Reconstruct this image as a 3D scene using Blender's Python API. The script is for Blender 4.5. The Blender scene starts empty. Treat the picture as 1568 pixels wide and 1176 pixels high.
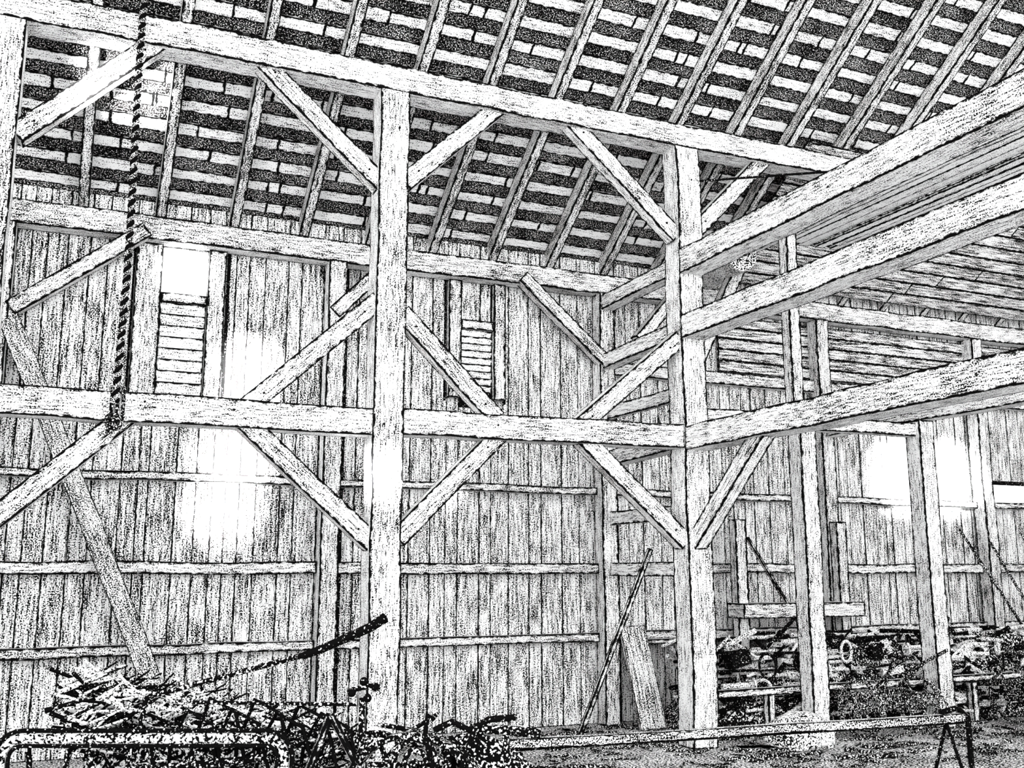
import bpy, math, random, bmesh
from mathutils import Vector, Matrix
random.seed(7)
V=Vector
f=1546.;th=math.radians(23.5);p=math.radians(10.45);H=1.55
scene=bpy.context.scene
cd=bpy.data.cameras.new("camera");c=bpy.data.objects.new("camera",cd);scene.collection.objects.link(c)
c.location=(0,0,H);c.rotation_euler=(math.pi/2+p,0,-th);cd.sensor_width=36;cd.lens=36*f/1568
scene.camera=c
scene.view_settings.view_transform='Standard'
scene.view_settings.look='None'

# ---------------------------------------------------------------- materials
INK=(.003,.003,.003,1);PALE=(.9,.9,.9,1)
def ink_wood(name,dark=.42,gx=5.,gy=75.,speck=95.,mix=.5,edge=.010,soft=.03,patch=.10,cracks=True,ck_hi=.52,ink=INK,pale=PALE):
    m=bpy.data.materials.new(name);m.use_nodes=True
    N=m.node_tree.nodes;L=m.node_tree.links;N.clear()
    out=N.new('ShaderNodeOutputMaterial');bs=N.new('ShaderNodeBsdfDiffuse')
    L.new(bs.outputs[0],out.inputs[0])
    def uv(n):
        a=N.new('ShaderNodeUVMap');a.uv_map=n;return a.outputs[0]
    def math_(op,a,b=None,cl=False):
        n=N.new('ShaderNodeMath');n.operation=op;n.use_clamp=cl
        for i,x in enumerate((a,b)):
            if x is None: continue
            if hasattr(x,'is_output'): L.new(x,n.inputs[i])
            else: n.inputs[i].default_value=x
        return n.outputs[0]
    def noise(vec,sx,sy,det=2,rough=.6):
        mp=N.new('ShaderNodeMapping');mp.inputs['Scale'].default_value=(sx,sy,1);L.new(vec,mp.inputs[0])
        n=N.new('ShaderNodeTexNoise');n.noise_dimensions='2D';n.inputs['Scale'].default_value=1;n.inputs['Detail'].default_value=det;n.inputs['Roughness'].default_value=rough
        L.new(mp.outputs[0],n.inputs['Vector']);return n.outputs[0]
    g=uv('g');e=uv('e');nn=uv('n')
    grain=noise(g,gx,gy,3);sp=noise(g,speck,speck,1);pt=noise(g,1.7,3.1,2)
    v=math_('ADD',math_('MULTIPLY',grain,1-mix),math_('MULTIPLY',sp,mix))
    v=math_('ADD',v,math_('MULTIPLY',math_('SUBTRACT',pt,.5),patch*2))
    mr=N.new('ShaderNodeMapRange');mr.inputs[1].default_value=dark-soft/2;mr.inputs[2].default_value=dark+soft/2
    L.new(v,mr.inputs[0]);w=mr.outputs[0]
    if cracks:
        for off,sx,sy in ((.56,1.1,34),(.47,1.6,46)):
            ck=noise(g,sx,sy,2)
            cv=math_('ABSOLUTE',math_('SUBTRACT',ck,off))
            cm=N.new('ShaderNodeMapRange');cm.inputs[1].default_value=.006;cm.inputs[2].default_value=.014;L.new(cv,cm.inputs[0])
            gate=N.new('ShaderNodeMapRange');gate.inputs[1].default_value=ck_hi;gate.inputs[2].default_value=ck_hi+.04;L.new(noise(g,sx*2.1,7+sy*.02,1),gate.inputs[0])
            w=math_('MULTIPLY',w,math_('MAXIMUM',cm.outputs[0],gate.outputs[0]))
    if edge>0:  # dark line painted along box edges, including the shadow lines beneath beams
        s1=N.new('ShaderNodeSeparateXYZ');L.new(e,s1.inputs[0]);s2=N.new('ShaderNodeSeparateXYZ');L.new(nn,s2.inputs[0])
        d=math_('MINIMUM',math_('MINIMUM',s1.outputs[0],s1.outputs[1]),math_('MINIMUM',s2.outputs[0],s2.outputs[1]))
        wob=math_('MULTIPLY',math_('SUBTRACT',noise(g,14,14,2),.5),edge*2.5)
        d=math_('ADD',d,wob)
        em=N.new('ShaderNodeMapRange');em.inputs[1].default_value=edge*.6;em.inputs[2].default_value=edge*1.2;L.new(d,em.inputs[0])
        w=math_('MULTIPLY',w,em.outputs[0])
    mx=N.new('ShaderNodeMix');mx.data_type='RGBA';mx.inputs[6].default_value=ink;mx.inputs[7].default_value=pale
    L.new(w,mx.inputs[0]);L.new(mx.outputs[2],bs.inputs[0])
    return m
def speckle(name,dark=.5,scale=80,soft=.04,stretch=(1,1,1),detail=2,patch=.15):
    m=bpy.data.materials.new(name);m.use_nodes=True
    N=m.node_tree.nodes;L=m.node_tree.links;N.clear()
    out=N.new('ShaderNodeOutputMaterial');bs=N.new('ShaderNodeBsdfDiffuse');L.new(bs.outputs[0],out.inputs[0])
    tc=N.new('ShaderNodeTexCoord');mp=N.new('ShaderNodeMapping');mp.inputs['Scale'].default_value=stretch;L.new(tc.outputs['Object'],mp.inputs[0])
    n=N.new('ShaderNodeTexNoise');n.inputs['Scale'].default_value=scale;n.inputs['Detail'].default_value=detail;L.new(mp.outputs[0],n.inputs['Vector'])
    n2=N.new('ShaderNodeTexNoise');n2.inputs['Scale'].default_value=2.2;L.new(tc.outputs['Object'],n2.inputs['Vector'])
    a=N.new('ShaderNodeMath');a.operation='MULTIPLY_ADD';L.new(n2.outputs[0],a.inputs[0]);a.inputs[1].default_value=patch*2;L.new(n.outputs[0],a.inputs[2])
    mr=N.new('ShaderNodeMapRange');mr.inputs[1].default_value=dark+patch-soft/2;mr.inputs[2].default_value=dark+patch+soft/2;L.new(a.outputs[0],mr.inputs[0])
    mx=N.new('ShaderNodeMix');mx.data_type='RGBA';mx.inputs[6].default_value=INK;mx.inputs[7].default_value=PALE
    L.new(mr.outputs[0],mx.inputs[0]);L.new(mx.outputs[2],bs.inputs[0])
    return m
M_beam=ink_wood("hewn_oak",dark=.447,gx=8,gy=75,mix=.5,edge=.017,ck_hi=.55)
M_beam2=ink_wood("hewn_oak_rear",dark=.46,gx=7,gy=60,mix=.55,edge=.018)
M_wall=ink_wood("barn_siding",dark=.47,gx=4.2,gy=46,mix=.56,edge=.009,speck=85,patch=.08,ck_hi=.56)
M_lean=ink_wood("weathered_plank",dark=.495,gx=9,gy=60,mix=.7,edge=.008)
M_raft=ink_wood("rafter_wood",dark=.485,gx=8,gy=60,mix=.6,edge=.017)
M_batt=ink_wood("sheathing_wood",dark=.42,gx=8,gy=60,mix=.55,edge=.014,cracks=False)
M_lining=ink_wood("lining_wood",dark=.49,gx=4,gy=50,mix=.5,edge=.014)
M_deck=ink_wood("shingle_underside",dark=.575,gx=70,gy=70,mix=.5,edge=0,cracks=False,patch=.07)
M_floor=speckle("dirt_floor",dark=.53,scale=55,patch=.1)
M_stick=speckle("dry_brush",dark=.43,scale=70)
M_log=speckle("litter",dark=.58,scale=60,patch=.1)
M_iron=speckle("rusty_iron",dark=.585,scale=75,patch=.06)
M_grey=speckle("worn_iron",dark=.46,scale=85,patch=.06)
M_dark=speckle("black_iron",dark=.68,scale=75,patch=.06)
M_rope=speckle("hemp_rope",dark=.55,scale=120,patch=.05)
M_rope2=speckle("hemp_rope_dark",dark=.8,scale=120,patch=.05)
M_cloth=speckle("burlap",dark=.48,scale=70)
M_frame=speckle("glare_white_sash",dark=.3,scale=70)  # near-white colour so the frame merges into the window glare

# ---------------------------------------------------------------- mesh builder
class MB:
    def __init__(s): s.v=[];s.f=[];s.g=[];s.e=[];s.n=[]
    def quad(s,pts,g,e,n):
        b=len(s.v);s.v+= [tuple(q) for q in pts];s.f.append(tuple(range(b,b+len(pts))));s.g+=g;s.e+=e;s.n+=n
    def box(s,p0,p1,w,h,ref=(0,0,1),seg=1,jit=0.,taper=1.):
        """w: size across (perp to ref), h: size along ref"""
        p0=V(p0);p1=V(p1);d=p1-p0;L=d.length;d.normalize();r=V(ref)
        sd=d.cross(r);sd.normalize();t=sd.cross(d);t.normalize()
        ou=random.random()*50;ov=random.random()*50
        secs=[]
        for i in range(seg+1):
            q=i/seg;k=1+(taper-1)*q
            cc=p0+d*L*q
            if jit: cc=cc+sd*random.uniform(-jit,jit)+t*random.uniform(-jit,jit)
            W=w*k+(random.uniform(-jit,jit) if jit else 0);Hh=h*k+(random.uniform(-jit,jit) if jit else 0)
            secs.append(([cc-sd*W/2-t*Hh/2,cc+sd*W/2-t*Hh/2,cc+sd*W/2+t*Hh/2,cc-sd*W/2+t*Hh/2],L*q))
        for i in range(seg):
            a,la=secs[i];b,lb=secs[i+1]
            for k in range(4):
                k2=(k+1)%4;W=w if k%2==0 else h
                s.quad([a[k],a[k2],b[k2],b[k]],
                  [(la+ou,ov+k*.7),(la+ou,ov+k*.7+W),(lb+ou,ov+k*.7+W),(lb+ou,ov+k*.7)],
                  [(0,W),(W,0),(W,0),(0,W)],[(la,L-la),(la,L-la),(lb,L-lb),(lb,L-lb)])
        for (a,_),fl in ((secs[0],1),(secs[-1],0)):
            o=[0,3,2,1] if fl else [0,1,2,3]
            uvs=[(0,0),(w,0),(w,h),(0,h)]
            s.quad([a[i] for i in o],[(uvs[i][0]+ou,uvs[i][1]+ov) for i in o],[(uvs[i][0],w-uvs[i][0]) for i in o],[(uvs[i][1],h-uvs[i][1]) for i in o])
    def tube(s,pts,r,seg=8,r1=None,closed=False):
        pts=[V(q) for q in pts];n=len(pts);rings=[];r1=r if r1 is None else r1
        prev=None;acc=0;ou=random.random()*30
        for i in range(n):
            if closed: d=pts[(i+1)%n]-pts[i-1]
            else: d=pts[min(i+1,n-1)]-pts[max(i-1,0)]
            d.normalize()
            if prev is None: a=d.orthogonal()
            else: a=prev-d*prev.dot(d)
            a.normalize();prev=a;b=d.cross(a)
            if i: acc+=(pts[i]-pts[i-1]).length
            rr=r+(r1-r)*i/max(1,n-1)
            rings.append(([pts[i]+(a*math.cos(2*math.pi*k/seg)+b*math.sin(2*math.pi*k/seg))*rr for k in range(seg)],acc))
        rng=range(n) if closed else range(n-1)
        for i in rng:
            A,la=rings[i];B,lb=rings[(i+1)%n]
            if closed and i==n-1: lb=la+.1
            for k in range(seg):
                k2=(k+1)%seg;W=2*math.pi*r/seg
                s.quad([A[k],A[k2],B[k2],B[k]],[(la+ou,k*W),(la+ou,k*W+W),(lb+ou,k*W+W),(lb+ou,k*W)],[(1,1)]*4,[(1,1)]*4)
        if not closed:
            for (A,_),fl in ((rings[0],1),(rings[-1],0)):
                P=A[::-1] if fl else A
                s.quad(P,[(q[0],q[2]) for q in P],[(1,1)]*seg,[(1,1)]*seg)
    def obj(s,name,mat,parent=None):
        me=bpy.data.meshes.new(name);me.from_pydata(s.v,[],s.f)
        for nm,dat in (('g',s.g),('e',s.e),('n',s.n)):
            l=me.uv_layers.new(name=nm);l.data.foreach_set('uv',[x for q in dat for x in q])
        me.materials.append(mat);me.update()
        o=bpy.data.objects.new(name,me);scene.collection.objects.link(o)
        if parent:
            o.parent=parent;o.matrix_parent_inverse=Matrix.Translation(parent.location).inverted()
        return o
def timber(name,p0,p1,w,h,mat=None,ref=(0,0,1),jit=.007):
    m=MB();L=(V(p1)-V(p0)).length
    m.box(p0,p1,w,h,ref,seg=max(2,int(L/.35)),jit=jit);return m.obj(name,mat or M_beam)
def empty(name,loc=(0,0,0)):
    o=bpy.data.objects.new(name,None);scene.collection.objects.link(o);o.location=loc;return o

XL,XA,XB,XD=-.70,2.33,5.3,8.2
Y1=8.0
# ---------------------------------------------------------------- shell
m=MB();m.box((-4,4,-.05),(13,4,-.05),14,.1,(0,0,1));m.obj("floor",M_floor)
def planks(mb,x0,x1,y,z0,z1,fix_y=True,holes=()):
    x=x0
    while x<x1-.01:
        w=min(random.uniform(.12,.24),x1-x)
        yy=y+random.uniform(-.006,.006)
        for (a,b,_,_) in holes:
            for q in (a,b):
                if x<q-.001<x+w: w=max(q-x,.02)
        xs=[(z0,z1)]
        for (a,b,za,zb) in holes:
            if x+w>a+.001 and x<b-.001:
                new=[]
                for (s,t) in xs:
                    if zb<=s or za>=t: new.append((s,t));continue
                    if za>s: new.append((s,za))
                    if zb<t: new.append((zb,t))
                xs=new
        for s,t in xs:
            if fix_y: mb.box((x+w/2,yy,s),(x+w/2,yy,t),.03,w+.002,(1,0,0))
            else: mb.box((yy,x+w/2,s),(yy,x+w/2,t),.03,w+.002,(0,1,0))
        x+=w
YW=9.6
m=MB()
planks(m,-4,12.6,YW,0,4.95,holes=[(.62,1.03,4.07,4.52),(.62,1.03,3.13,3.98),(3.57,3.93,3.2,4.02),(9.25,10.4,2.3,3.1),(10.95,12.1,2.36,2.67)])
m.obj("wall_back",M_wall)
m=MB();planks(m,3.5,9.6,12.62,0,8.9,fix_y=False);m.obj("wall_right",M_wall)
m=MB();planks(m,5.,9.6,-4.02,0,7.8,fix_y=False);m.obj("wall_left",M_wall)
def roofz(y,off=0): return 4.84+.68*(9.55-y)+off
yr=2.5
sl=math.sqrt(1+.68**2)
m=MB();m.box((4.4,10.0,roofz(10.0,.25)),(4.4,yr,roofz(yr,.25)),17.2,.03,(0,0,1));m.obj("ceiling",M_deck)
for k in range(-6,12):
    x=3.94+.672*k
    m=MB();m.box((x,9.95,roofz(9.95,.08)),(x,yr,roofz(yr,.08)),.10,.16,(0,0,1),seg=10,jit=.004);m.obj("rafter",M_raft)
m=MB();y=9.75
while y>yr+.1:
    x=-4
    while x<12.6:
        L=random.uniform(1.6,3.4);x2=min(12.6,x+L)
        z=roofz(y,.20)+random.uniform(-.003,.003)
        xx=x
        while xx<x2-.01:
            l=min(random.uniform(.3,1.1),x2-xx)
            m.box((xx,y,z),(xx+l-.002,y,z),.125+random.uniform(-.012,.012),.025,(0,.68/sl,1/sl));xx+=l
        x=x2
    y-=.2+random.uniform(-.006,.006)
m.obj("roof_sheathing",M_batt)
m=MB();y=9.38
while y>7.9:
    x=6.78
    while x<12.5:
        L=min(random.uniform(2,4),12.5-x)
        m.box((x,y,roofz(y,-.03)),(x+L,y,roofz(y,-.03)),.17,.02,(0,.68/sl,1/sl));x+=L
    y-=.145
m.obj("roof_lining",M_lining)
m=MB();z=3.88
while z<4.5:
    m.box((6.75,9.55,z),(12.6,9.55,z),.03,.13);z+=.133
m.obj("wall_lining",M_lining)
# ---------------------------------------------------------------- main frame
timber("purlin_plate",(-4,Y1,5.755),(7.5,Y1,5.755),.26,.23)
for x in (XL,XA,XB): timber("barn_post",(x,Y1,0),(x,Y1,5.66),.26,.26,ref=(1,0,0),jit=.008)
timber("barn_post",(XD-.02,8.0,0),(XD-.02,8.0,3.1),.2,.2,ref=(1,0,0))
timber("barn_post",(6.62,8.0,0),(6.62,8.0,2.95),.19,.19,ref=(1,0,0))
timber("loft_stud",(6.56,8.0,2.95),(6.56,8.0,4.95),.13,.13,ref=(1,0,0))
timber("loft_beam",(6.6,8.7,5.02),(6.6,2,5.02),.15,.13)
timber("loft_beam",(8.1,8.7,5.02),(8.1,2,5.02),.15,.13)
timber("loft_beam",(XD,9.4,3.2),(XD,2,3.2),.18,.2)
timber("loft_beam",(5.42,8.02,3.0),(8.25,8.02,3.0),.12,.14)
m=MB();x=6.5;i=0
while x<8.3:
    w=random.uniform(.08,.16);z=5.1+random.uniform(0,.05)
    m.box((x+w/2,random.uniform(8.4,8.75),z),(x+w/2,2.2,z),w,.035,(0,0,1));x+=w+random.uniform(0,.03)
m.obj("loft_boards",M_batt)
timber("eave_plate",(-4,9.48,4.63),(12.6,9.48,4.63),.19,.22,M_beam2)
for x in (-.70,2.23,5.2,8.15,10.68): timber("wall_post",(x,9.46,0),(x,9.46,4.53),.18,.18,M_beam2,ref=(1,0,0))
timber("girt_beam",(XL+.12,Y1-.01,2.74),(XA-.12,Y1-.01,2.74),.2,.22)
timber("girt_beam",(XA+.12,Y1-.01,2.75),(XB-.12,Y1-.01,2.77),.2,.22)
timber("girt_beam",(-4,Y1-.01,2.74),(XL-.12,Y1-.01,2.74),.2,.22)
for z,h in ((4.46,.24),(3.815,.23),(2.755,.22)):
    timber("tie_beam",(XB,Y1-.12,z),(XB,-1.0,z),.25,h)
    timber("aisle_tie",(XB-.03,Y1+.12,z),(XB-.08,9.38,z-.05),.16,.16)
for z in (3.2,2.08,1.56): timber("aisle_rail",(XB-.05,Y1+.12,z),(XB-.08,9.38,z),.06,.14)
timber("barn_post",(XB,-1.12,0),(XB,-1.12,5.6),.26,.26,ref=(1,0,0))
pegs=MB()
def peg(x,y,z,d=(0,-1,0)):
    q=V((x,y,z));pegs.tube([q-V(d)*.05,q+V(d)*.012],.009,8)
def brace(x0,z0,x1,z1,y=Y1-.01,w=.16,mat=None):
    timber("knee_brace",(x0,y,z0),(x1,y,z1),w,.13,mat,ref=(0,1,0),jit=.003)
    if mat is None:
        for a,b,s in ((x0,z0,1),(x1,z1,-1)):
            d=V((x1-x0,0,z1-z0)).normalized()*s
            peg(a+d.x*.17,y-.065,b+d.z*.17)
for a in [(2.25,4.79,1.17,5.73),(2.44,4.84,3.32,5.71),(5.2,4.73,4.05,5.72),(-.58,4.74,.4,5.72),(5.4,4.8,6.3,5.72),
          (1.2,2.8,2.24,3.77),(2.44,3.69,3.32,2.83),(4.1,2.8,5.2,3.72),
          (-.58,1.82,.36,2.7),(1.18,2.7,2.24,1.76),(2.44,1.8,3.34,2.7),(4.14,2.72,5.2,1.8)]:
    brace(*a)
for x in (XA,XB,XL):
    for z in (5.3,3.5,2.72): peg(x+random.uniform(-.06,.06),7.87,z)
for x in (.45,1.1,3.3,4.2): peg(x,7.89,2.76+random.uniform(-.04,.04))
pegs.obj("joint_pegs",M_dark)
timber("knee_brace",(XB,7.92,1.8),(XB,6.85,2.72),.13,.16,jit=.003)
brace(-.6,3.75,.46,4.6,9.42,.14,M_beam2);brace(2.2,4.0,2.75,4.58,9.42,.14,M_beam2);brace(4.2,4.6,5.2,3.75,9.42,.14,M_beam2)
brace(5.75,3.55,6.6,5.15,8.6,.13,M_beam2);brace(5.3,3.9,6.25,5.0,8.9,.13,M_beam2)
for z,h in ((2.37,.08),(1.57,.11),(.87,.09)):
    for a,b in ((-4,-.79),(-.61,2.14),(2.32,5.11),(5.29,8.06),(8.24,10.59),(10.77,12.6)):
        timber("wall_girt",(a,9.53,z),(b,9.53,z),.1,h,M_beam2,jit=.008)
timber("wall_girt",(5.3,9.53,3.72),(12.6,9.53,3.72),.1,.14,M_beam2)
timber("leaning_plank",(1.0,9.2,.02),(-.72,9.4,3.95),.17,.03,M_lean,ref=(0,1,0))
m=MB();m.box((1.22,9.57,2.98),(1.22,9.57,4.52),.03,.03,(1,0,0));m.box((2.37,9.57,.2),(2.37,9.57,4.52),.03,.035,(1,0,0));m.obj("shade_strip_1",M_dark)  # black strips standing in for shadow gaps beside louvre and wall post
# ---------------------------------------------------------------- louvre windows
def louvre(name,x0,xa,xb,x1,ztop,zh0,zh1,zl0,zl1,n):
    root=empty(name,(xa,9.55,zl0))
    m=MB();m.box(((x0+xa)/2,9.54,zl0-.08),((x0+xa)/2,9.54,ztop),.07,xa-x0,(1,0,0),seg=4,jit=.003);m.obj("stile_left",M_beam2,root)
    m=MB();m.box(((x1+xb)/2,9.54,zl0-.08),((x1+xb)/2,9.54,ztop),.07,x1-xb,(1,0,0),seg=4,jit=.003);m.obj("stile_right",M_beam2,root)
    m=MB();m.box((xa,9.55,(zh0+zh1)/2),(xb,9.55,(zh0+zh1)/2),.06,zh1-zh0,(0,0,1));m.obj("rail",M_beam2,root)
    m=MB()
    for i in range(n):
        z=zl0+(zl1-zl0)*(i+.5)/n
        m.box((xa,9.57,z),(xb,9.57,z),.02,(zl1-zl0)/n*1.12,(0,-.35,1))
    m.obj("slats",M_batt,root)
louvre("window_1",.39,.62,1.03,1.19,4.52,3.98,4.07,3.13,3.98,8)
louvre("window_2",3.43,3.57,3.93,4.06,4.52,4.01,4.11,3.36,4.01,9)
m=MB();m.box((3.57,9.6,3.28),(3.93,9.6,3.28),.03,.16);m.obj("window_2_sill_board",M_dark)
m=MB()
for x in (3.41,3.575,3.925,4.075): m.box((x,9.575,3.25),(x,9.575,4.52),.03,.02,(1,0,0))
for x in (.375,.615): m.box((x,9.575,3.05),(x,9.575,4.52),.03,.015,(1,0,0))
m.obj("shade_strip_2",M_dark)  # thin black strips standing in for shadows along the louvre stiles
def window(name,x0,x1,z0,z1,t,mat):
    m=MB()
    m.box((x0,9.58,z0),(x1,9.58,z0),t,t);m.box((x0,9.58,z1),(x1,9.58,z1),t,t)
    for x in [x0,x1]: m.box((x,9.58,z0),(x,9.58,z1),t,t,(1,0,0))
    return m.obj(name,mat)
window("window_3",9.25,10.4,2.3,3.1,.03,M_frame);window("window_4",10.95,12.1,2.36,2.67,.05,M_dark)
# ---------------------------------------------------------------- rope
root=empty("hanging_rope",(.25,7.78,6.))
for s,mt in ((0,M_rope),(1,M_rope2)):
    m=MB();pts=[]
    for i in range(0,700):
        z=2.75+(6.05-2.75)*i/699;a=z*2*math.pi/.085+s*math.pi
        pts.append((.25+.014*math.cos(a)+.01*math.sin(z*2),7.78+.014*math.sin(a),z))
    m.tube(pts,.016,6);m.obj("strand",mt,root)
m=MB()
for j in range(3):
    x=.22+.04*j
    pts=[(x,Y1-.01+.145*math.cos(a),2.745+.15*math.sin(a)) for a in [2*math.pi*i/24 for i in range(24)]]
    m.tube(pts,.015,6,closed=True)
for j in range(3):
    pts=[(.24+.05*math.cos(a+j),7.8+.03*math.sin(a*2+j),2.61+.05*math.sin(a+j*.8)) for a in [2*math.pi*i/20 for i in range(20)]]
    m.tube(pts,.014,6,closed=True)
m.tube([(.25,7.8,2.64),(.21,7.8,2.55),(.2,7.8,2.52)],.014,6)
m.obj("knot",M_iron,root)
m=MB();m.tube([(5.42,7.86,5.3),(6.9,7.3,5.45)],.012,6);m.obj("tie_rod",M_dark)
m=MB();m.tube([(6.15,8.2,4.72),(6.5,9.3,4.85)],.15,14);m.obj("stored_log",M_cloth)
m=MB();m.box((4.35,8.55,0.0),(5.12,8.45,1.75),.045,.045,(0,1,0),seg=5,jit=.003);m.obj("leaning_pole",M_beam2)
timber("leaning_board",(5.44,9.0,.0),(5.42,9.36,.98),.3,.03,M_wall,ref=(0,1,0),jit=.002)

def mound(name,x0,x1,y0,y1,hf,mat,n=24,parent=None):
    bm=bmesh.new();g=[]
    for i in range(n+1):
        row=[]
        for j in range(n+1):
            a=i/n;b=j/n
            e=min(1,4*min(a,1-a,b,1-b))**.6
            z=hf(a,b)*e*(1+random.uniform(-.14,.14))
            row.append(bm.verts.new((x0+(x1-x0)*a,y0+(y1-y0)*b,z)))
        g.append(row)
    for i in range(n):
        for j in range(n): bm.faces.new((g[i][j],g[i+1][j],g[i+1][j+1],g[i][j+1]))
    me=bpy.data.meshes.new(name);bm.to_mesh(me);me.materials.append(mat);o=bpy.data.objects.new(name,me);scene.collection.objects.link(o)
    if parent: o.parent=parent;o.matrix_parent_inverse=Matrix.Translation(parent.location).inverted()
    return o
UP=V((0,0,1))
def wheel(mb,cx,cy,R,ax,ns=8,wd=.07,th_=.018,z0=None):
    """flat-tyred iron wheel"""
    ax=V(ax).normalized();sd=ax.cross(UP)
    C=V((cx,cy,(R+.01) if z0 is None else z0))
    P=lambda a,r:C+(sd*math.cos(a)+UP*math.sin(a))*r
    n=36
    for i in range(n):
        a=2*math.pi*i/n;b=2*math.pi*(i+1)/n
        o=[P(a,R)-ax*wd/2,P(a,R)+ax*wd/2,P(b,R)+ax*wd/2,P(b,R)-ax*wd/2]
        q=[P(a,R-th_)-ax*wd/2,P(a,R-th_)+ax*wd/2,P(b,R-th_)+ax*wd/2,P(b,R-th_)-ax*wd/2]
        z4=[(1,1)]*4;gg=[(i*.1,0),(i*.1,.1),(i*.1+.1,.1),(i*.1+.1,0)]
        mb.quad(o,gg,z4,z4);mb.quad(q[::-1],gg,z4,z4)
        mb.quad([o[0],o[3],q[3],q[0]],gg,z4,z4);mb.quad([o[2],o[1],q[1],q[2]],gg,z4,z4)
    mb.tube([C-ax*.09,C+ax*.09],.055,12)
    for i in range(ns): mb.tube([C+ax*(.04 if i%2 else -.04),P(2*math.pi*i/ns,R-.01)],.013,6)
# ---------------------------------------------------------------- right side: rows of old machinery and scrap
root=empty("scrap_heap",(9,8.8,0))
mound("heap_core",5.6,12.3,8.2,9.32,lambda a,b:.68+.1*math.sin(a*23),M_log,50,root)
for nm,mt,cnt in (("scrap_pieces",M_grey,620),("scrap_iron",M_dark,620)):
    m=MB()
    for i in range(cnt):
        x=random.uniform(5.7,12.2);y=8.2+random.random()**1.5*.95
        top=.1+.78*min(1,(y-8.18)/.25)
        a=random.choice([0,0,random.uniform(-.9,.9)])+random.uniform(-.1,.1);L=random.uniform(.1,.55);b=random.choice([0,0,random.uniform(-.9,.9)])
        d=V((math.cos(a)*math.cos(b),math.sin(a)*math.cos(b),math.sin(b)))*L/2;r=random.uniform(.008,.028)
        z=max(random.uniform(.25,1.)*top+.03,abs(d.z)+r);cc=V((x,y,z));m.tube([cc-d,cc+d],r,6)
    for i in range(30):
        x=random.uniform(6,12);y=random.uniform(8.2,8.8);z=random.uniform(.4,.76);R=random.uniform(.05,.13);a=random.uniform(0,3)
        m.tube([(x+R*math.cos(t)*math.cos(a),y+R*math.cos(t)*math.sin(a),z+R*math.sin(t)) for t in [2*math.pi*k/16 for k in range(16)]],.014,6,closed=True)
    for i in range(40):
        x=random.uniform(5.9,12);y=random.uniform(8.25,9.0);z=random.uniform(.4,.76);w_=random.uniform(.1,.35);a=random.uniform(-.5,.5)
        m.box((x,y,z),(x+w_*math.cos(a),y+w_*math.sin(a),z+random.uniform(-.06,.06)),random.uniform(.05,.14),random.uniform(.05,.16))
    m.obj(nm,mt,root)
def cultivator(name,cx,cy,s,ang,mat):
    root=empty(name,(cx,cy,0));R=.3*s
    ca,sa=math.cos(ang),math.sin(ang)
    T=lambda x,y,z:(cx+(x*ca-y*sa)*s,cy+(x*sa+y*ca)*s,z*s)
    m=MB()
    for x in (-.5,.5):
        q=T(x,0,0);wheel(m,q[0],q[1],R,(ca,sa,0),6,.06)
    m.obj("wheels",M_iron,root)
    m=MB()
    m.tube([T(-.5,0,.3),T(.5,0,.3)],.025,8)
    m.box(T(-.35,-.35,.42),T(-.35,.5,.42),.05,.06);m.box(T(.35,-.35,.42),T(.35,.5,.42),.05,.06);m.box(T(-.4,.1,.44),T(.4,.1,.44),.05,.06);m.box(T(-.4,-.3,.44),T(.4,-.3,.44),.05,.06)
    for x in (-.3,-.1,.1,.3):
        m.tube([T(x,-.3,.44),T(x,-.42,.5),T(x,-.52,.35),T(x,-.45,.12),T(x,-.3,.03)],.015,6)
    m.tube([T(-.2,.1,.44),T(-.25,-.3,.8),T(-.25,-.6,.95)],.018,7);m.tube([T(.2,.1,.44),T(.25,-.3,.8),T(.25,-.6,.95)],.018,7)
    m.tube([T(0,.1,.44),T(0,-.1,.9),T(0,-.15,1.0)],.015,7)
    # pressed iron seat on its spring
    m.tube([T(0,.1,.44),T(.1,.3,.6),T(.1,.35,.72)],.015,7)
    for k in range(5): m.tube([T(.1+.11*math.cos(t)*(1-k*.18),.35+.11*math.sin(t)*(1-k*.18),.76-.006*k) for t in [2*math.pi*j/14 for j in range(14)]],.014,5,closed=True)
    m.obj("frame_shanks_and_seat",mat,root)
cultivator("walking_cultivator",7.4,7.85,.85,.15,M_iron)
cultivator("walking_cultivator",9.5,7.9,.9,.1,M_iron)
cultivator("walking_cultivator",8.9,6.9,.75,.5,M_iron)
cultivator("walking_cultivator",10.7,7.9,.85,-.1,M_grey)
m=MB();m.box((5.5,9.38,.82),(12.5,9.38,.82),.14,.05);
for x in (6,7.6,9.2,10.8,12.3): m.box((x,9.38,0),(x,9.38,.8),.07,.07,(1,0,0))
m.obj("plank_shelf",M_beam2)
m=MB();m.box((5.6,8.15,.42),(12.3,8.15,.46),.08,.07);
for x in (6.2,8.8,11.5): m.box((x,8.15,0),(x,8.15,.4),.08,.08,(1,0,0))
m.obj("low_rail",M_beam2)
r=MB()
r.box((6.65,9.25,1.12),(8.3,9.25,1.12),.3,.16)
for x in (6.75,8.15): r.box((x,9.3,0),(x,9.3,2.1),.12,.14,(1,0,0))
r.box((6.8,9.2,1.9),(7.5,9.2,.9),.03,.04,(0,1,0))
r.obj("workbench",M_beam2)
for x,l in ((10.3,.2),(10.9,-.25),(11.6,.1),(10.5,-.1)):
    m=MB();m.tube([(x,8.1,0.02),(x-l,9.35,random.uniform(1.5,2.2))],.018,6);m.obj("leaning_pole",M_iron)
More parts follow.
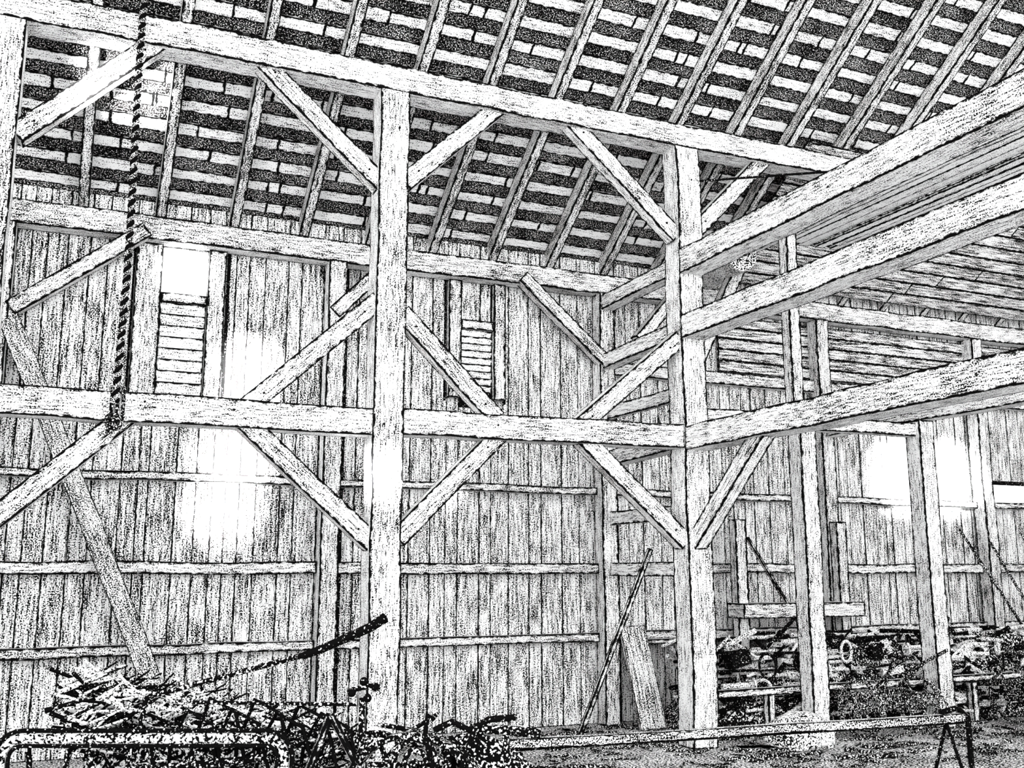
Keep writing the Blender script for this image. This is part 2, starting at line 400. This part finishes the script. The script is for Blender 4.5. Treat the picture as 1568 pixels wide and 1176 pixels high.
def sack(name,loc,s):
    bm=bmesh.new();bmesh.ops.create_icosphere(bm,subdivisions=3,radius=1)
    for v in bm.verts:
        v.co.z=max(v.co.z,-.55)
        k=1+.08*math.sin(v.co.x*7+v.co.y*4)+.05*math.sin(v.co.y*11+v.co.z*6)
        v.co=V((v.co.x*s[0]*k,v.co.y*s[1]*k,(v.co.z+.55)*s[2]))
    me=bpy.data.meshes.new(name);bm.to_mesh(me);me.materials.append(M_cloth);o=bpy.data.objects.new(name,me);o.location=loc;scene.collection.objects.link(o)
sack("feed_sack",(6.1,7.6,0),(.34,.24,.2))
root=empty("trestle_rail",(4,6,0))
m=MB();m.box((2.2,6.1,.48),(6.05,5.7,.5),.06,.06,seg=8,jit=.004)
m.obj("rail",M_lean,root)
m=MB()
for x,y in ((2.6,6.08),(5.9,5.72)):
    for s in(-.18,.18): m.tube([(x,y+s,0),(x,y,.47)],.014,6)
m.tube([(2.2,6.1,.445),(4.1,5.9,.455),(6.05,5.7,.465)],.01,6)
m.tube([(5.85,5.72,.54),(6.0,5.7,.57),(6.08,5.69,.5),(6.08,5.69,.1)],.022,8);m.obj("rail_ironwork",M_dark,root)
# loose litter lying on the floor
m=MB()
for i in range(420):
    x=random.uniform(1.8,9.5);y=random.uniform(6.6,9.3)
    a=random.uniform(0,3.14);L=random.uniform(.06,.4);r=random.uniform(.005,.016)
    d=V((math.cos(a),math.sin(a),0))*L/2;cc=V((x,y,r+.002));m.tube([cc-d,cc+d],r,5)
for i in range(40):
    x=random.uniform(3,9.5);y=random.uniform(6.8,9.2);a=random.uniform(0,3.14);L=random.uniform(.2,.8)
    m.box((x,y,.02),(x+L*math.cos(a),y+L*math.sin(a)*.4,.02),random.uniform(.05,.14),.03)
m.obj("floor_litter",M_iron)
# ---------------------------------------------------------------- brush pile
root=empty("brush_pile",(.7,5.9,0))
def ptop(a): return .90-.36*a
mound("pile_core",.0,1.65,5.55,6.25,lambda a,b:ptop(a)-.02,M_log,30,root)
for nm,mt,cnt in (("sticks",M_grey,380),("dark_twigs",M_dark,300)):
    m=MB()
    for i in range(cnt):
        q=random.random();x=.1+1.4*q
        top=ptop(q)+.1
        y=5.88+random.uniform(-.36,.3)
        z=top-random.random()**2*.3
        if y<5.65: z=random.uniform(.3,top-.05)
        a=random.uniform(-.9,.9);b=random.uniform(-.7,.6);L=random.uniform(.12,.45)
        d=V((math.cos(a)*math.cos(b),math.sin(a)*math.cos(b),math.sin(b)))*L/2
        cc=V((x,y,z));k=V((random.uniform(-.04,.04),random.uniform(-.04,.04),random.uniform(-.04,.04)))
        m.tube([cc-d,cc+k,cc+d],random.uniform(.006,.015),5,r1=.005)
    m.obj(nm,mt,root)
# ---------------------------------------------------------------- horse drawn mower
root=empty("horse_drawn_mower",(1.4,5,0))
m=MB();wheel(m,1.62,4.9,.385,(.75,1,0),6,.10,.03);m.obj("wheel_near",M_iron,root)
m=MB();wheel(m,1.1,6.0,.385,(.75,1,0),6,.10,.03);m.obj("wheel_far",M_iron,root)
m=MB();m.tube([(1.62,4.9,.39),(1.1,6.0,.39)],.03,8);m.obj("axle",M_iron,root)
a0=V((-.25,5.58,0));b0=V((1.05,5.02,0));e0=(b0-a0);Ln=e0.length;e0.normalize()
def frame(off,r,mat,nm,dz=0):
    pts=[];rr=.13-off
    def arc(cx,cz,s,t_):
        for i in range(7):
            t=math.radians(s+(t_-s)*i/6);q=a0+e0*(cx+rr*math.cos(t));pts.append((q.x,q.y+dz,cz+rr*math.sin(t)))
    arc(Ln-.13,.80-.13,0,90);arc(.13,.80-.13,90,180);arc(.13,.25+.13,180,270);arc(Ln-.13,.25+.13,270,360)
    mm=MB();mm.tube(pts,r,8,closed=True);mm.obj(nm,mat,root)
frame(0,.011,M_dark,"frame_outer_tube");frame(.07,.010,M_dark,"frame_inner_tube");frame(.036,.026,M_cloth,"frame_rim",.02)
m=MB()
for t in (.2,Ln-.2):
    q=a0+e0*t;m.tube([(q.x,q.y,.27),(q.x,q.y,0)],.025,6)
for i in range(9):
    t=.1+i*.15;q=a0+e0*t+V((.03,.1,0));m.tube([(q.x,q.y,.3),(q.x+.05,q.y,.5),(q.x+.02+.05*(i%2),q.y,.74)],.014,6)
q=a0+e0*.1+V((.03,.1,.55));q2=a0+e0*1.3+V((.03,.1,.66));m.tube([q,q2],.02,6)
m.obj("frame_legs_and_slats",M_iron,root)
m=MB()
for i in range(7):
    t=.75+i*.11;q=a0+e0*t+V((.1,.2,0));h=.88+random.uniform(-.04,.05)
    m.tube([(q.x,q.y+.1,.45),(q.x+.0,q.y,.7),(q.x+.06,q.y-.1,h),(q.x+.17,q.y-.2,h-.06),(q.x+.25,q.y-.26,.5),(q.x+.25,q.y-.24,.1)],.010,6)
m.obj("rake_tines",M_dark,root)
m=MB();m.tube([(.41,5.49,.93),(1.155,5.12,1.15)],.014,8);m.tube([(.41,5.49,.93),(.35,5.5,.5)],.015,6);m.obj("long_lever",M_iron,root)
m=MB();m.tube([(1.1,5.14,1.13),(1.2,5.1,1.17),(1.4,4.99,1.27),(1.47,4.95,1.32)],.018,8,r1=.026);m.obj("lever_grip",M_dark,root)
m=MB();m.tube([(.6,5.3,.92),(1.36,5.05,.90)],.010,6)
m.tube([(1.39,5.05,.5),(1.39,5.05,.93)],.016,8);m.tube([(1.33,5.05,.97),(1.45,5.03,.99)],.013,8)
m.obj("control_bar",M_iron,root)
bm=bmesh.new()
for x,z in ((1.33,.96),(1.39,1.01),(1.45,.98),(1.41,.93)):
    bmesh.ops.create_icosphere(bm,subdivisions=2,radius=.022,matrix=Matrix.Translation((x,5.03,z)))
me=bpy.data.meshes.new("knobs");bm.to_mesh(me);me.materials.append(M_dark);o=bpy.data.objects.new("knobs",me);scene.collection.objects.link(o);o.parent=root;o.matrix_parent_inverse=Matrix.Translation(root.location).inverted()
m=MB()
m.box((1.10,5.09,.5),(1.23,5.04,.86),.03,.05,(0,1,0));m.box((1.23,5.04,.86),(1.42,4.98,.5),.03,.05,(0,1,0));m.box((1.1,5.09,.55),(1.4,4.98,.55),.03,.05)
m.box((.95,5.15,.5),(1.6,4.95,.42),.09,.09,seg=3,jit=.005);m.obj("a_frame",M_beam2,root)
m=MB()
N_=10;z4=[(1,1)]*4
def pm(i,j):
    u_=i/N_;v_=j/N_
    return V((1.75+.42*u_,4.75-.12*u_+.16*v_*v_,.35+.38*v_-.12*u_*u_+.05*math.sin(u_*3)))
for i in range(N_):
    for j in range(N_):
        q=[pm(i,j),pm(i+1,j),pm(i+1,j+1),pm(i,j+1)];g_=[(a.x,a.z) for a in q]
        m.quad(q,g_,z4,z4);m.quad([a+V((0,.012,0)) for a in q[::-1]],g_[::-1],z4,z4)
m.obj("mouldboard",M_log,root)
m=MB();m.tube([(1.7,4.8,.4),(1.75,4.78,.7),(1.9,4.72,.8),(2.15,4.6,.78)],.024,8);m.tube([(2.0,4.68,.79),(2.02,4.66,.4),(2.0,4.66,.1)],.018,7)
C=V((1.58,4.78,.66));ax=V((.3,1,0)).normalized();sd=ax.cross(UP)
for R,n in ((.10,20),(.05,14)):
    m.tube([C+(sd*math.cos(t)+UP*math.sin(t))*R for t in [2*math.pi*k/n for k in range(n)]],.014,6,closed=True)
for k in range(14):
    t=2*math.pi*k/14;d=sd*math.cos(t)+UP*math.sin(t);m.tube([C+d*.1,C+d*.13],.008,5)
m.tube([C,C-V((.1,-.2,.2))],.02,7)
m.obj("plough_beam_and_gear",M_iron,root)
m=MB();m.tube([(1.66,4.75,.62),(1.62,4.76,.78),(1.63,4.75,.88),(1.66,4.75,.85)],.013,8);m.tube([(1.66,4.75,.8),(1.74,4.72,.84),(1.82,4.69,.8),(1.9,4.65,.85),(2.02,4.6,.86)],.016,8);m.tube([(1.7,4.73,.45),(1.78,4.7,.62),(1.84,4.67,.82)],.014,7);m.obj("hand_lever",M_dark,root)
m=MB()
for i in range(44):
    x=random.uniform(.95,2.15);y=5.15-.25*(x-1)+random.uniform(-.05,.3);z=random.uniform(.35,.72)
    a=random.uniform(-1,1);b=random.uniform(-.8,.8);L=random.uniform(.15,.5);d=V((math.cos(a)*math.cos(b),math.sin(a)*math.cos(b)*.4,math.sin(b)))*L/2
    cc=V((x,y,z));m.tube([cc-d,cc+V((0,0,.03)),cc+d],random.uniform(.01,.02),7)
m.obj("linkage_rods",M_iron,root)

# ---------------------------------------------------------------- light
w=bpy.data.worlds.new("world");scene.world=w;w.use_nodes=True
w.node_tree.nodes['Background'].inputs[0].default_value=(1,1,1,1);w.node_tree.nodes['Background'].inputs[1].default_value=4.2
def spot(name,loc,tgt,e,ang,blend=1.,sz=.12):  # added indoor spots for the sun patches and the glare at window openings
    l=bpy.data.lights.new(name,'SPOT');l.energy=e;l.spot_size=math.radians(ang);l.spot_blend=blend;l.shadow_soft_size=sz
    o=bpy.data.objects.new(name,l);scene.collection.objects.link(o);o.location=loc;o.rotation_euler=(V(tgt)-V(loc)).to_track_quat('-Z','Y').to_euler()
spot("glow_spot",(1.45,8.25,3.35),(1.45,9.6,3.4),17000,28)
spot("glow_spot",(1.35,8.25,2.75),(1.4,9.6,3.0),20000,28)
spot("glow_spot",(1.33,8.25,2.5),(1.35,9.6,2.55),20000,30)
spot("glow_spot",(1.3,8.25,2.1),(1.27,9.6,2.1),17000,28)
spot("glow_spot",(1.4,6.2,2.3),(2.27,7.9,2.3),30000,12)
spot("glow_spot",(-.6,6.4,4.2),(-.05,7.9,5.2),26000,16)
spot("glow_spot",(.8,8.6,4.25),(.82,9.6,4.3),14000,26)
spot("glow_spot",(9.4,8.5,2.7),(9.4,9.6,2.7),26000,48)  # added, with the next spot, to wash wall around window_3 as glare
spot("glow_spot",(10.25,8.5,2.7),(10.25,9.6,2.7),26000,48)
